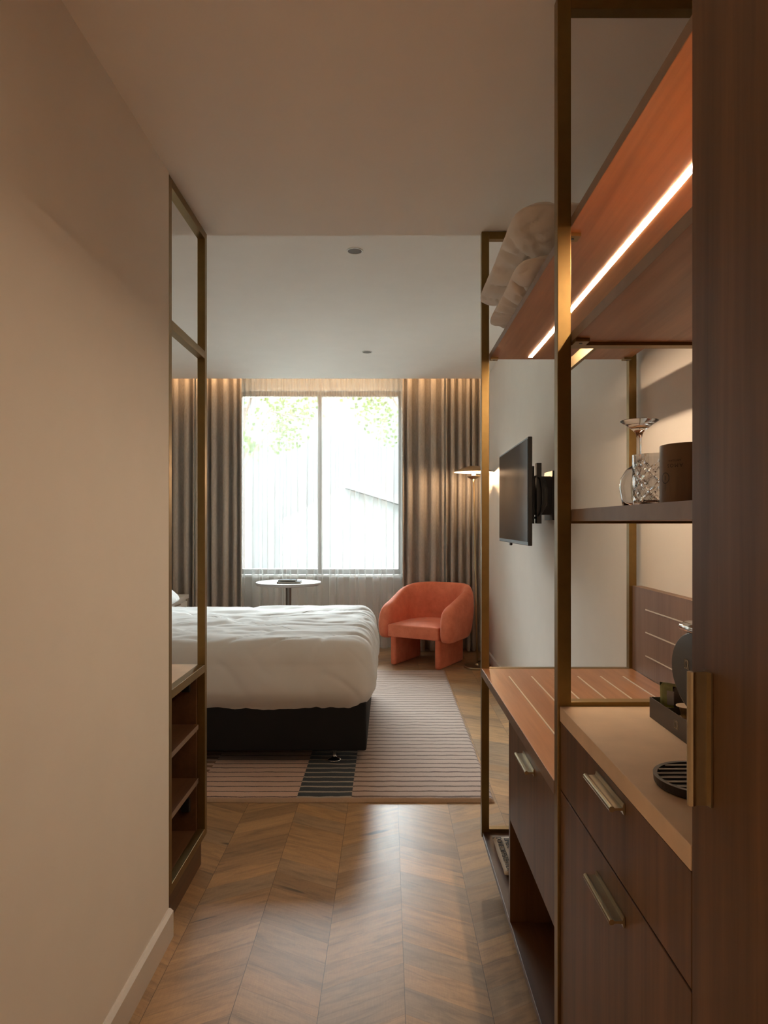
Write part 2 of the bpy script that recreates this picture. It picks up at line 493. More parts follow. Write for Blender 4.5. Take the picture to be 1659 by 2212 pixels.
# window
w = bmesh.new()
box(w, WX0, WX1, 7.14, 7.20, WZ0, WZ0 + 0.05); box(w, WX0, WX1, 7.14, 7.20, WZ1 - 0.05, WZ1)
box(w, WX0, WX0 + 0.03, 7.14, 7.20, WZ0 + 0.05, WZ1 - 0.05); box(w, WX1 - 0.03, WX1, 7.14, 7.20, WZ0 + 0.05, WZ1 - 0.05)
win = struct('window_1', w, 'darkmetal')
struct('mullion', B(-0.732, -0.694, 7.135, 7.205, WZ0 + 0.05, WZ1 - 0.05), 'darkmetal', parent=win)
struct('pane', B(WX0 + 0.03, -0.732, 7.168, 7.174, WZ0 + 0.05, WZ1 - 0.05), 'pane', parent=win)
struct('pane', B(-0.694, WX1 - 0.03, 7.168, 7.174, WZ0 + 0.05, WZ1 - 0.05), 'pane', parent=win)
struct('window_sill', B(WX0 - 0.03, WX1 + 0.03, 7.02, 7.14, WZ0 - 0.03, WZ0), 'laminate', parent=win)
# skirting with a chamfered top
def skirting(name, x, y0, y1, side):
    d = 0.015 * side; bm = bmesh.new()
    prof = [(x, 0), (x + d, 0), (x + d, 0.080), (x + d * 0.35, 0.088), (x, 0.088)]
    a = [bm.verts.new((p, y0, z)) for p, z in prof]; b = [bm.verts.new((p, y1, z)) for p, z in prof]
    for i in range(5): bm.faces.new((a[i], a[(i + 1) % 5], b[(i + 1) % 5], b[i]))
    bm.faces.new(a[::-1]); bm.faces.new(b)
    return struct(name, bm, 'skirting')
skirting('baseboard_left', XL, -1.2, 2.118, 1)
skirting('baseboard_right', XR, 2.60, 7.09, -1)
# warm strip light inside the curtain recess
tag(link('recess_light_strip', B(-2.25, 0.90, 6.602, 6.612, 2.74, 2.765), 'cove'),
    'warm strip light hidden in the curtain recess behind the ceiling edge', 'light')

# ------------------------------------------------------------------ outside
struct('ground_outside', B(-14, 14, 7.6, 40, -3.1, -3.0), 'ground')
def tree(x, y, zb, zt, rx, ry, rz, n, label, seed):
    rnd = random.Random(seed)
    t = thing('garden_tree', label, 'tree', (x, y, -3.0), group=None)
    zc = (zb + zt) / 2
    tk = bmesh.new()
    tube(tk, [(x, y, -3.0), (x + .1, y, 0), (x, y + .1, zb + .3), (x + .1, y, zc)], 0.10, 8)
    for k in range(7):
        a = k * 0.9
        tube(tk, [(x, y, zb + .1 * k - 0.3), (x + rx * .5 * math.cos(a), y + ry * .5 * math.sin(a), zc - .1 + .1 * k),
                  (x + rx * .85 * math.cos(a), y + ry * .8 * math.sin(a), zc + .12 * k - .2)], 0.022, 6)
    link('trunk', tk, 'bark', t)
    lf = bmesh.new()
    for k in range(n):
        a, b = rnd.uniform(0, 2 * PI), rnd.uniform(-1, 1)
        rr = rnd.uniform(0.35, 1) ** 0.5; c = math.sqrt(1 - b * b)
        p = Vector((x + rx * rr * c * math.cos(a), y + ry * rr * c * math.sin(a), zc + rz * rr * b))
        if noise.noise(p * 2.2) < -0.12: continue
        d = Vector((rnd.uniform(-1, 1), rnd.uniform(-1, 1), rnd.uniform(-.8, .5))).normalized()
        e = d.orthogonal().normalized(); e = (Matrix.Rotation(rnd.uniform(0, PI), 3, d) @ e)
        L = rnd.uniform(.05, .09); wd = L * .42
        vs = [lf.verts.new(q) for q in (p, p + d * L * .5 + e * wd, p + d * L, p + d * L * .5 - e * wd)]
        lf.faces.new(vs)
    link('foliage', lf, 'leaf', t)
tree(-2.5, 11.2, 2.3, 4.1, 1.5, 0.9, 0.9, 2600, 'leafy tree beyond the left half of the window glass', 3)
tree(0.7, 11.8, 2.4, 4.4, 1.5, 0.9, 0.85, 2200, 'leafy tree beyond the right half of the window glass', 5)
hs = thing('neighbour_house', 'pale house with a sloping roof seen faintly through the sheer curtain', 'building', (0.5, 15, -3))
bm = bmesh.new()
pr = [(-2.2, -3), (3.8, -3), (3.8, 0.55), (-0.9, 2.0), (-2.2, 1.35)]
a = [bm.verts.new((px, 14, pz)) for px, pz in pr]; b = [bm.verts.new((px, 18, pz)) for px, pz in pr]
for i in range(5): bm.faces.new((a[i], a[(i + 1) % 5], b[(i + 1) % 5], b[i]))
bm.faces.new(a[::-1]); bm.faces.new(b)
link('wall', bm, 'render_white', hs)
bm = bmesh.new()
a = [bm.verts.new((px, 13.8, pz)) for px, pz in [(-0.9, 2.02), (4.2, 0.45), (4.2, 0.62), (-0.9, 2.19)]]
b = [bm.verts.new((px, 18, pz)) for px, pz in [(-0.9, 2.02), (4.2, 0.45), (4.2, 0.62), (-0.9, 2.19)]]
for i in range(4): bm.faces.new((a[i], a[(i + 1) % 4], b[(i + 1) % 4], b[i]))
bm.faces.new(a[::-1]); bm.faces.new(b)
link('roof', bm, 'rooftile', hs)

# ------------------------------------------------------------------ curtains
def curtain(name, x0, x1, y, z0, z1, amp, pitch, mat, label, cat, group, seed, top_tight=False, solid=0.0, lean=0.0):
    rnd = random.Random(seed)
    n_f = max(2, int((x1 - x0) / pitch)); ws = [rnd.uniform(.45, 1.75) for _ in range(n_f)]
    tot = sum(ws); cum = [0]
    for q in ws: cum.append(cum[-1] + q / tot)
    am = [rnd.uniform(.65, 1.15) for _ in range(n_f + 1)]
    ph2 = rnd.uniform(0, 6)
    def wave(u):
        for k in range(n_f):
            if u <= cum[k + 1] or k == n_f - 1:
                t = (u - cum[k]) / (cum[k + 1] - cum[k])
                a = am[k] * (1 - t) + am[k + 1] * t
                s1 = -math.cos(2 * PI * t)
                return a * ((abs(s1) ** 0.8) * (1 if s1 > 0 else -1) if mat == 'drape' else s1)
    def fn(u, v):
        z = z0 + (z1 - z0) * v
        uu = u + 0.006 * math.sin(3.1 * v + 9 * u + ph2) * (1 - v)
        uu = min(max(uu, 0), 1)
        wv = wave(uu)
        if True:
            for k in range(n_f):
                if uu <= cum[k + 1] or k == n_f - 1:
                    wk = cum[k + 1] - cum[k]; tk = (uu - cum[k]) / wk; break
            om = (0.50 if mat == 'drape' else 0.95 * min(1, max(0, (0.97 - v) / .5))) * wk * math.sin(4 * PI * tk) / (2 * PI) * (x1 - x0)
        x = om + x0 + (x1 - x0) * u + lean * (1 - v) * (1 if u > .5 else 0) * (u - .5) * 2
        a = amp * (0.85 + 0.3 * (1 - v))
        off = a * wv + 0.15 * amp * math.sin(23 * u + 2.2 * (1 - v) + ph2)
        if top_tight:
            k = max(0.0, min(1.0, (v - 0.55) / 0.42)); k = k * k * (3 - 2 * k)
            off = off * (1 - k) + k * 0.45 * amp * math.sin(2 * PI * (x1 - x0) * u / 0.055)
        return (x, y + off, z)
    nu = int((x1 - x0) / (0.004 if top_tight else 0.003))
    o = link(name, grid_bm(fn, nu, 36), mat, smooth=True, solid=solid)
    return tag(o, label, cat, group)
curtain('window_drape', -2.27, -1.915, 6.80, 0.012, 2.82, 0.052, 0.085, 'drape',
        'taupe blackout drape panel nearest the left wall, behind the bedside table', 'curtain', 'taupe blackout drapes', 11, solid=.004)
curtain('window_drape', -1.90, -1.445, 6.79, 0.012, 2.82, 0.055, 0.090, 'drape',
        'taupe blackout drape panel hanging at the left edge of the white sheer', 'curtain', 'taupe blackout drapes', 4, solid=.004)
curtain('window_drape', 0.145, 0.56, 6.835, 0.012, 2.82, 0.050, 0.092, 'drape',
        'taupe blackout drape panel at the right edge of the sheer behind the coral armchair', 'curtain', 'taupe blackout drapes', 21, solid=.004)
curtain('window_drape', 0.575, 0.928, 6.835, 0.012, 2.82, 0.050, 0.066, 'drape',
        'taupe blackout drape panel behind the floor lamp, closely gathered against the right wall', 'curtain', 'taupe blackout drapes', 33, solid=.004)
curtain('sheer_curtain', -1.60, -0.700, 6.975, 0.012, 2.82, 0.032, 0.105, 'sheer',
        'white sheer voile curtain over the left half of the window', 'curtain', 'white sheer curtains', 8, top_tight=True)
curtain('sheer_curtain', -0.715, 0.24, 6.965, 0.012, 2.82, 0.030, 0.115, 'sheer',
        'white sheer voile curtain over the right half of the window', 'curtain', 'white sheer curtains', 15, top_tight=True)
tr = link('curtain_track', B(-2.28, 0.93, 6.73, 6.99, 2.83, 2.85), 'laminate')
tag(tr, 'white curtain track fixed up inside the ceiling recess above the drapes', 'curtain track')

# ------------------------------------------------------------------ rug
bm = bmesh.new()
def rugfn(u, v):
    x = -1.75 + 2.24 * u; y = 3.128 + 2.765 * v
    e = min(u * 2.24, (1 - u) * 2.24, v * 2.765, (1 - v) * 2.765)
    z = 0.017 * min(1, (e / 0.02)) ** 0.4 if e > 0 else 0.001
    wob = 0.004 * noise.noise(Vector((x * 5, y * 5, 0)))
    if v < 1e-6 or v > 1 - 1e-6: y += wob
    if u < 1e-6 or u > 1 - 1e-6: x += wob
    return (x, y, z + 0.001 + 0.0015 * noise.noise(Vector((x * 14, y * 14, 3))) * (e > 0.01))
g = []
nu, nv = 150, 190
def rem(t, n):   # denser near both ends
    return t
bm = grid_bm(rugfn, 280, 340)
o = link('area_rug', bm, 'rug', smooth=True)
tag(o, 'striped wool rug in beige, pink and navy lying under the bed', 'rug')

# ------------------------------------------------------------------ bed
bed = thing('bed', 'black based double bed with a thick mattress under the white quilt', 'bed', (-1.1, 4.35, 0))
BX0, BX1, BY0, BY1 = -2.17, -0.112, 3.55, 5.08
link('base', B(BX0, BX1, BY0, BY1, 0.096, 0.345), 'black', bed, bevel=0.012, seg=3)
link('mattress', B(BX0, BX1 - 0.01, BY0 + 0.01, BY1 - 0.01, 0.347, 0.60), 'mattress', bed, bevel=0.05, seg=4)
link('headboard', B(-2.295, -2.18, 3.40, 5.22, 0.10, 1.15), 'drape', bed, bevel=0.02, seg=3)
for lx, ly in ((-0.285, 3.64), (-1.95, 3.64), (-0.285, 4.98), (-1.95, 4.98)):
    lg = lathe(bmesh.new(), [(0, .019), (.034, .019), (.036, .022), (.034, .027), (.016, .034), (.009, .045), (.010, .060), (.013, .070), (.012, .095), (0, .095)], 20, (lx, ly, 0.0))
    link('leg', lg, 'chrome', bed, smooth=True)

def duvet():
    x0, x1, y0, y1 = -1.95, -0.082, 3.510, 5.125
    rc, rt = 0.13, 0.12         # plan corner radius, edge rounding
    top, bot = 0.672, 0.303
    ix0, ix1, iy0, iy1 = x0 + rc, x1 - rc, y0 + rc, y1 - rc
    per = []
    def seg(a, b, d, n):
        for i in range(n):
            t = i / n; per.append((a[0] + (b[0] - a[0]) * t, a[1] + (b[1] - a[1]) * t, d[0], d[1]))
    def arc(c, a0, n):
        for i in range(n):
            a = a0 + PI / 2 * i / n; per.append((c[0], c[1], math.cos(a), math.sin(a)))
    seg((ix0, iy0), (ix1, iy0), (0, -1), 110); arc((ix1, iy0), -PI / 2, 16)
    seg((ix1, iy0), (ix1, iy1), (1, 0), 90); arc((ix1, iy1), 0, 16)
    seg((ix1, iy1), (ix0, iy1), (0, 1), 60); arc((ix0, iy1), PI / 2, 6)
    seg((ix0, iy1), (ix0, iy0), (-1, 0), 30); arc((ix0, iy0), PI, 6)
    q = PI / 2 * rt; drop = top - rt - bot; Lm = (rc - rt) + q + drop
    cx, cy = (ix0 + ix1) / 2, (iy0 + iy1) / 2
    rings = [(0.0, 0.0)]
    for k in range(1, 27): rings.append(('s', k / 26))
    nl = 40
    for k in range(1, nl + 1): rings.append(('l', Lm * k / nl))
    bm = bmesh.new(); R = []
    for kind in rings[1:]:
        ring = []
        for (px, py, dx, dy) in per:
            if kind[0] == 's':
                s_ = kind[1]
                # shrink the inner rectangle towards its middle line
                hy = (iy1 - iy0) / 2
                x = cx + (px - cx) * (s_ if abs(px - cx) < 1e9 else 1); y = cy + (py - cy) * s_
                z = top; nrm = Vector((0, 0, 1)); ln = 0
            else:
                L = kind[1]; f = rc - rt
                if L < f: x, y, z = px + dx * L, py + dy * L, top; nrm = Vector((0, 0, 1))
                elif L < f + q:
                    a = (L - f) / rt
                    r = f + rt * math.sin(a); x, y, z = px + dx * r, py + dy * r, top - rt * (1 - math.cos(a))
                    nrm = Vector((dx * math.sin(a), dy * math.sin(a), math.cos(a)))
                else:
                    d = L - f - q; t = d / drop
                    bul = 0.018 * math.sin(PI * min(1, t * 1.1)) - 0.055 * max(0, t - 0.55) ** 1.5 / 0.3
                    r = rc + bul; x, y, z = px + dx * r, py + dy * r, top - rt - d
                    nrm = Vector((dx, dy, 0))
            P = Vector((x, y, z))
            # wrinkles
            up = max(0, nrm.z); side = 1 - up
            wt = noise.noise(Vector((x * 2.2 + .6 * y, y * 9.0, 1.7))) * 0.010
            wt += noise.noise(Vector((x * 7 - 2 * y, y * 15 + 3 * x, 5.0))) * 0.0055
            rd = abs(noise.noise(Vector((x * 2.1 + 1.4 * y, y * 5.5 - 2.2 * x, 9.0))))
            wt -= 0.012 * max(0, 1 - rd * 9)
            wt += noise.noise(Vector((x * 1.2, y * 1.5, 0))) * 0.012
            along = x + y
            ws = noise.noise(Vector((along * 8 + .8 * z, z * 2.5, 3.0))) * 0.006
            ws += noise.noise(Vector((along * 3.2 + 1.8 * z, z * 1.6, 8.0))) * 0.008
            rd2 = abs(noise.noise(Vector((along * 4 + 2.4 * z, z * 2.0, 13.0))))
            ws -= 0.005 * max(0, 1 - rd2 * 8)
            ed = min(x1 - x, y - y0); cr = math.exp(-((x - x1) ** 2) / .09)
            wt += cr * noise.noise(Vector((x * 4, y * 16, 21.0))) * 0.012
            P += nrm * (wt * up + ws * side)
            if kind[0] == 'l' and kind[1] > Lm * .93:
                P.z += noise.noise(Vector((along * 6, 0, 2))) * 0.006 + noise.noise(Vector((along * 22, 0, 2))) * 0.005
            ring.append(bm.verts.new(P))
        R.append(ring)
    c = bm.verts.new((cx, cy, top)); n = len(per)
    for i in range(n): bm.faces.new((c, R[0][i], R[0][(i + 1) % n]))
    for a, b in zip(R, R[1:]):
        for i in range(n):
            j = (i + 1) % n; bm.faces.new((a[i], b[i], b[j], a[j]))
    return bm
o = link('quilt', duvet(), 'linen', smooth=True, solid=0.006)
tag(o, 'thick white quilt tucked over the bed, rumpled at the foot corner', 'quilt')

def pillow(cx, cy, cz, lx, ly, th, tilt=0, rz=0, seed=0, wr=0.01, tiltx=0.0):
    """a soft cushion: lx by ly, th thick"""
    bm = bmesh.new(); n = 60
    R = Matrix.Rotation(rz, 4, 'Z') @ Matrix.Rotation(tilt, 4, 'Y') @ Matrix.Rotation(tiltx, 4, 'X')
    def pt(u, v, s_):
        a, b = math.sin((u - .5) * PI), math.sin((v - .5) * PI)      # denser towards the seams
        ra = a * math.sqrt(1 - 0.18 * b ** 6 * a * a); rb = b * math.sqrt(1 - 0.18 * a ** 6 * b * b)
        x = ra * lx / 2 * (1 - 0.045 * (1 - b * b) * abs(a) ** 3); y = rb * ly / 2 * (1 - 0.045 * (1 - a * a) * abs(b) ** 3)
        h = (max(0, 1 - a ** 4) ** 0.55) * (max(0, 1 - b ** 4) ** 0.55)
        h *= 0.72 + 0.28 * (1 - a * a) * (1 - b * b)
        e = 1 - min(1 - abs(a), 1 - abs(b))
        w = noise.noise(Vector((x * 7 + seed, y * 7, s_ * 3))) * wr * 1.2
        ang = math.atan2(b, a)
        w -= wr * 1.6 * max(0, 1 - abs(noise.noise(Vector((ang * 3.0 + seed * 3, e * .6, s_)))) * 5) * (e ** 1.5)
        w -= wr * 0.9 * max(0, 1 - abs(noise.noise(Vector((a * 2 + seed, b * 4.5 + a * 2, s_ * 5)))) * 7)
        z = s_ * (th / 2 * h + w * min(1, h * 1.6))
        return Vector((cx, cy, cz)) + (R @ Vector((x, y, z)))
    T = [[bm.verts.new(pt(i / n, j / n, 1)) for j in range(n + 1)] for i in range(n + 1)]
    D = [[T[i][j] if i in (0, n) or j in (0, n) else bm.verts.new(pt(i / n, j / n, -1)) for j in range(n + 1)] for i in range(n + 1)]
    for G in (T, D):
        for i in range(n):
            for j in range(n): bm.faces.new((G[i][j], G[i + 1][j], G[i + 1][j + 1], G[i][j + 1]))
    return bm
o = link('bed_pillow', pillow(-1.72, 4.66, 0.835, 0.50, 0.66, 0.17, tilt=0.45, seed=2), 'linen', smooth=True)
tag(o, 'white bed pillow at the head of the bed on the window side', 'pillow', 'pillows at the head of the bed')
o = link('bed_pillow', pillow(-1.76, 3.95, 0.835, 0.50, 0.66, 0.17, tilt=0.45, seed=5), 'linen', smooth=True)
tag(o, 'white bed pillow at the head of the bed on the entry side', 'pillow', 'pillows at the head of the bed')

# bedside table
ns = thing('bedside_table', 'pale bedside table in the far corner beyond the bed', 'table', (-2.08, 6.2, 0))
link('table_top', B(-2.285, -1.88, 5.75, 6.45, 0.575, 0.612), 'laminate', ns, bevel=0.003)
link('body', B(-2.275, -1.90, 5.78, 6.42, 0.10, 0.574), 'laminate', ns, bevel=0.003)
dr = link('drawer', B(-1.899, -1.885, 5.79, 6.41, 0.36, 0.555), 'laminate', ns, bevel=0.003)
sub('drawer_handle', B(-1.884, -1.874, 6.02, 6.18, 0.545, 0.553), 'handle', dr)
link('plinth', B(-2.27, -1.93, 5.80, 6.40, 0.0, 0.099), 'walnut_dk', ns)
bl = thing('bedside_lamp', 'small warm glowing lamp on the bedside table by the left wall', 'lamp', (-2.17, 5.98, 0.612))
link('base', lathe(bmesh.new(), [(0, .6125), (.05, .6125), (.05, .625), (.012, .63), (.010, .80), (0, .80)], 24, (-2.17, 5.98, 0)), 'brass', bl, smooth=True)
link('lamp_shade', lathe(bmesh.new(), [(.085, .78), (.055, .90), (.0, .905)], 28, (-2.17, 5.98, 0)), 'brass', bl, smooth=True, solid=.002)
link('bulb', lathe(bmesh.new(), [(0, .80), (.02, .805), (.028, .83), (.018, .855), (0, .86)], 16, (-2.17, 5.98, 0)), 'bulb', bl, smooth=True)

# ------------------------------------------------------------------ round side table with books
st = thing('round_table', 'round white topped pedestal table in front of the window', 'table', (-.92, 6.32, 0))
link('table_top', lathe(bmesh.new(), [(0, .712), (.285, .712), (.298, .722), (.301, .734), (.298, .740), (0, .740)], 64, (-.92, 6.32, 0)), 'table_white', st, smooth=False)
link('pedestal', lathe(bmesh.new(), [(0, .014), (.026, .014), (.026, .7115), (0, .7115)], 24, (-.92, 6.32, 0)), 'darkmetal', st, smooth=False)
link('foot_plate', lathe(bmesh.new(), [(0, 0), (.20, 0), (.20, .010), (.19, .0135), (0, .0135)], 48, (-.92, 6.32, 0)), 'darkmetal', st)
def book(cx, cy, z, w, d, t, rz, label):
    b = thing('book', label, 'book', (cx, cy, z), rz, 'books on the round table')
    def P(bm):
        for v in bm.verts:
            q = Matrix.Rotation(rz, 3, 'Z') @ v.co; v.co = q + Vector((cx, cy, z))
        return bm
    bm = bmesh.new()
    box(bm, -w / 2, w / 2, -d / 2, d / 2, 0, .002); box(bm, -w / 2, w / 2, -d / 2, d / 2, t - .002, t)
    box(bm, -w / 2, -w / 2 + .002, -d / 2, d / 2, .002, t - .002)
    link('cover', P(bm), 'bookcov', b)
    link('pages', P(B(-w / 2 + .003, w / 2 - .004, -d / 2 + .003, d / 2 - .003, .0021, t - .0021)), 'paper', b)
book(-.895, 6.22, .7402, .215, .16, .016, 0.04, 'larger dark book lying flat on the round table')
book(-.91, 6.225, .7564, .155, .12, .014, -0.06, 'smaller dark notebook on top of the book on the round table')

# ------------------------------------------------------------------ armchair
CH = math.atan2(-0.5, 0.865)     # local right axis (0.865, -0.5)
cm = Vector((0.236, 6.068, 0))   # middle of the front
MT = Matrix.Translation(cm) @ Matrix.Rotation(CH, 4, 'Z')
arm = thing('armchair', 'coral velvet tub armchair standing beside the window drape', 'armchair', cm, CH)
def loc(bm):
    for v in bm.verts: v.co = MT @ v.co
    return bm
def shell():
    hw = 0.305; r = 0.305; y1 = 0.345
    path = []
    for i in range(15): path.append((-hw, -0.035 + (y1 + 0.035) * i / 15, -1, 0))
    for i in range(31):
        a = PI - PI * i / 30; path.append((r * math.cos(a), y1 + r * 1.03 * math.sin(a), math.cos(a), math.sin(a)))
    for i in range(1, 16): path.append((hw, y1 - (y1 + 0.035) * i / 15, 1, 0))
    n = len(path)
    bm = bmesh.new(); R = []
    for k, (x, y, nx, ny) in enumerate(path):
        yy = (y + 0.035) / (y1 + r + 0.035)
        t = max(0, min(1, (yy - 0.02) / 0.86)); sm = t * t * (3 - 2 * t)
        zt = 0.535 + 0.175 * (0.55 * sm + 0.45 * t); zb = 0.235 - 0.0 * t
        th = 0.062 - 0.006 * sm
        # round the front ends of the arms
        e = min(k, n - 1 - k) / 15.0
        fr = min(1, e / 0.30)
        rd = math.sqrt(max(0, 1 - (1 - fr) ** 2))
        zt2 = zt - 0.085 * (1 - rd); zb2 = zb + 0.030 * (1 - rd); th2 = th * (0.55 + 0.45 * rd)
        ring = []
        lean = 0.030 * sm    # back leans outwards at the top
        m = 28
        for q in range(m):
            a = 2 * PI * q / m
            ca, sa = math.cos(a), math.sin(a)
            p = 5.0 if sa < 0 else 3.0
            d = (abs(ca) ** p + abs(sa) ** p) ** (-1 / p)
            ox = ca * d * th2
            rt_ = 0.060
            zz = (zt2 + zb2) / 2 + sa * d * (zt2 - zb2) / 2
            # keep corner radii small: squash vertical near ends
            c_ = (zz - zb2) / (zt2 - zb2)
            off = ox + lean * c_ + 0.012 * math.sin(PI * c_) * (1 if ox > 0 else 0.2)
            ring.append(bm.verts.new((x + nx * off, y + ny * off, zz)))
        R.append(ring)
    for a, b in zip(R, R[1:]):
        m = len(a)
        for q in range(m): bm.faces.new((a[q], a[(q + 1) % m], b[(q + 1) % m], b[q]))
    for ring, dy in ((R[0], -.012), (R[-1], -.012)):
        c = sum((v.co for v in ring), Vector()) / len(ring)
        inner = [bm.verts.new(c + (v.co - c) * 0.72 + Vector((0, dy, 0))) for v in ring]
        inner2 = [bm.verts.new(c + (v.co - c) * 0.3 + Vector((0, dy * 1.3, 0))) for v in ring]
        m = len(ring)
        for q in range(m):
            bm.faces.new((ring[q], ring[(q + 1) % m], inner[(q + 1) % m], inner[q]))
            bm.faces.new((inner[q], inner[(q + 1) % m], inner2[(q + 1) % m], inner2[q]))
        bm.faces.new(inner2)
    return bm
link('backrest', loc(shell()), 'velvet', arm, smooth=True, sub=1)
def seatfn():
    bm = bmesh.new(); nx, ny = 24, 24
    def P(u, v, top):
        a, b = 2 * u - 1, 2 * v - 1
        x = a * 0.252; y = -0.045 + 0.60 * v
        if v > .6: x *= 1 - 0.35 * ((v - .6) / .4) ** 2
        z = 0.372 + 0.022 * (1 - a * a) * (1 - b ** 4) if top else 0.262
        return (x, y, z)
    T = [[bm.verts.new(P(i / nx, j / ny, 1)) for j in range(ny + 1)] for i in range(nx + 1)]
    D = [[bm.verts.new(P(i / nx, j / ny, 0)) for j in range(ny + 1)] for i in range(nx + 1)]
    for i in range(nx):
        for j in range(ny):
            bm.faces.new((T[i][j], T[i + 1][j], T[i + 1][j + 1], T[i][j + 1])); bm.faces.new((D[i][j], D[i][j + 1], D[i + 1][j + 1], D[i + 1][j]))
    for i in range(nx):
        bm.faces.new((T[i][0], D[i][0], D[i + 1][0], T[i + 1][0])); bm.faces.new((T[i][ny], T[i + 1][ny], D[i + 1][ny], D[i][ny]))
        bm.faces.new((T[0][i], T[0][i + 1], D[0][i + 1], D[0][i])); bm.faces.new((T[nx][i], D[nx][i], D[nx][i + 1], T[nx][i + 1]))
    return bm
link('seat_cushion', loc(seatfn()), 'velvet', arm, bevel=0.014, seg=4)
for sx in (-1, 1):
    x0, x1 = (-0.25, -0.195) if sx < 0 else (0.195, 0.25)
    link('leg', loc(B(x0, x1, 0.0, 0.51, 0.0, 0.265)), 'velvet', arm, bevel=0.022, seg=4)

# ------------------------------------------------------------------ floor lamp
fl = thing('floor_lamp', 'slender brass floor lamp with a wide shallow dome shade', 'lamp', (.797, 6.09, 0))
link('base', lathe(bmesh.new(), [(0, 0), (.122, 0), (.124, .006), (.122, .016), (.02, .020), (.012, .035), (0, .035)], 48, (.797, 6.09, 0)), 'brass', fl)
link('pole', tube(bmesh.new(), [(.797, 6.09, .03), (.78, 6.09, .9), (.7645, 6.09, 1.70)], 0.0075, 12), 'brass', fl, smooth=True)
LX, LY = .764, 6.09
link('lamp_shade', lathe(bmesh.new(), [(0, 1.795), (.03, 1.794), (.075, 1.783), (.13, 1.762), (.178, 1.738), (.1785, 1.736), (.13, 1.758), (.075, 1.779), (.03, 1.790), (0, 1.791)], 56, (LX, LY, 0)), 'brass', fl, smooth=True)
link('shade_lining', lathe(bmesh.new(), [(0, 1.7895), (.03, 1.7885), (.075, 1.7775), (.13, 1.7565), (.172, 1.7375)], 56, (LX, LY, 0)), 'laminate', fl, smooth=True)
link('reflector_cup', lathe(bmesh.new(), [(.010, 1.675), (.03, 1.68), (.052, 1.692), (.066, 1.705), (.064, 1.706), (.050, 1.695), (.03, 1.684), (.010, 1.68)], 40, (LX, LY, 0)), 'brass', fl, smooth=True)
link('bulb', lathe(bmesh.new(), [(0, 1.690), (.014, 1.692), (.016, 1.70), (.016, 1.735), (.012, 1.742), (0, 1.744)], 20, (LX, LY, 0)), 'bulb', fl, smooth=True)
pl = bpy.data.lights.new('floor_lamp_light', 'POINT'); pl.energy = 70; pl.color = (1.0, 0.64, 0.36); pl.shadow_soft_size = 0.03
po = bpy.data.objects.new('floor_lamp_light', pl); COL.objects.link(po); po.location = (LX, LY, 1.722)
po.parent = fl; po.matrix_parent_inverse = Matrix.Translation(fl.location).inverted()
cb = tube(bmesh.new(), [(.80, 6.21, .008), (.84, 6.30, .008), (.90, 6.36, .01), (.918, 6.40, .06), (.920, 6.42, .18), (.922, 6.44, .30), (.93, 6.45, .315)], 0.005, 8)
tag(link('power_cord', cb, 'blackp', smooth=True), 'black power cord rising to the wall behind the floor lamp base', 'cord')
so = thing('wall_socket', 'black plug in a small wall socket behind the floor lamp', 'socket', (.94, 6.45, .31))
link('face_plate', B(.935, .9445, 6.40, 6.50, .275, .345), 'laminate', so)
link('plug', B(.925, .9345, 6.43, 6.47, .29, .33), 'blackp', so, bevel=.003)

# ------------------------------------------------------------------ television
tv = thing('television', 'black flat television on a wall arm angled out from the right wall', 'television', (.76, 4.02, 1.44))
a0, a1 = Vector((.736, 4.510, 0)), Vector((.714, 3.480, 0))
td = (a1 - a0).normalized(); tn = Vector((td.y, -td.x, 0))
if tn.x > 0: tn = -tn             # towards the bed
def tvbox(u0, u1, d0, d1, z0, z1):
    bm = bmesh.new(); box(bm, u0, u1, d0, d1, z0, z1)
    for v in bm.verts: v.co = a0 + td * v.co.x - tn * v.co.y + Vector((0, 0, v.co.z))
    return bm
L_ = (a1 - a0).length
scn = link('casing', tvbox(0, L_, 0, .022, 1.166, 1.724), 'blackp', tv, bevel=.003)
link('screen', tvbox(.009, L_ - .009, -.0015, -.0002, 1.186, 1.714), 'screen', tv)
link('rear_housing', tvbox(.22, L_ - .16, .0225, .052, 1.20, 1.52), 'blackp', tv, bevel=.01)
link('sensor', tvbox(.40, .44, .002, .016, 1.150, 1.1655), 'blackp', tv, bevel=.003)
mb = bmesh.new()
box(mb, .80, .815, 3.80, 4.15, 1.28, 1.60); box(mb, .93, .9445, 3.86, 4.06, 1.30, 1.58)
box(mb, .815, .93, 3.90, 3.96, 1.33, 1.55)
box(mb, .785, .81, 3.60, 3.64, 1.28, 1.60)
link('wall_mount', mb, 'blackp', tv)
cbm = bmesh.new()
for k in range(4):
    tube(cbm, [(.785, 3.62 + .012 * k, 1.53), (.80 + .006 * k, 3.585, 1.515), (.81 + .008 * k, 3.58, 1.46), (.81 + .008 * k, 3.58, 1.38), (.80, 3.585, 1.33), (.785, 3.62 + .012 * k, 1.31)], .006, 6)
link('cable_loop', cbm, 'blackp', tv, smooth=True)

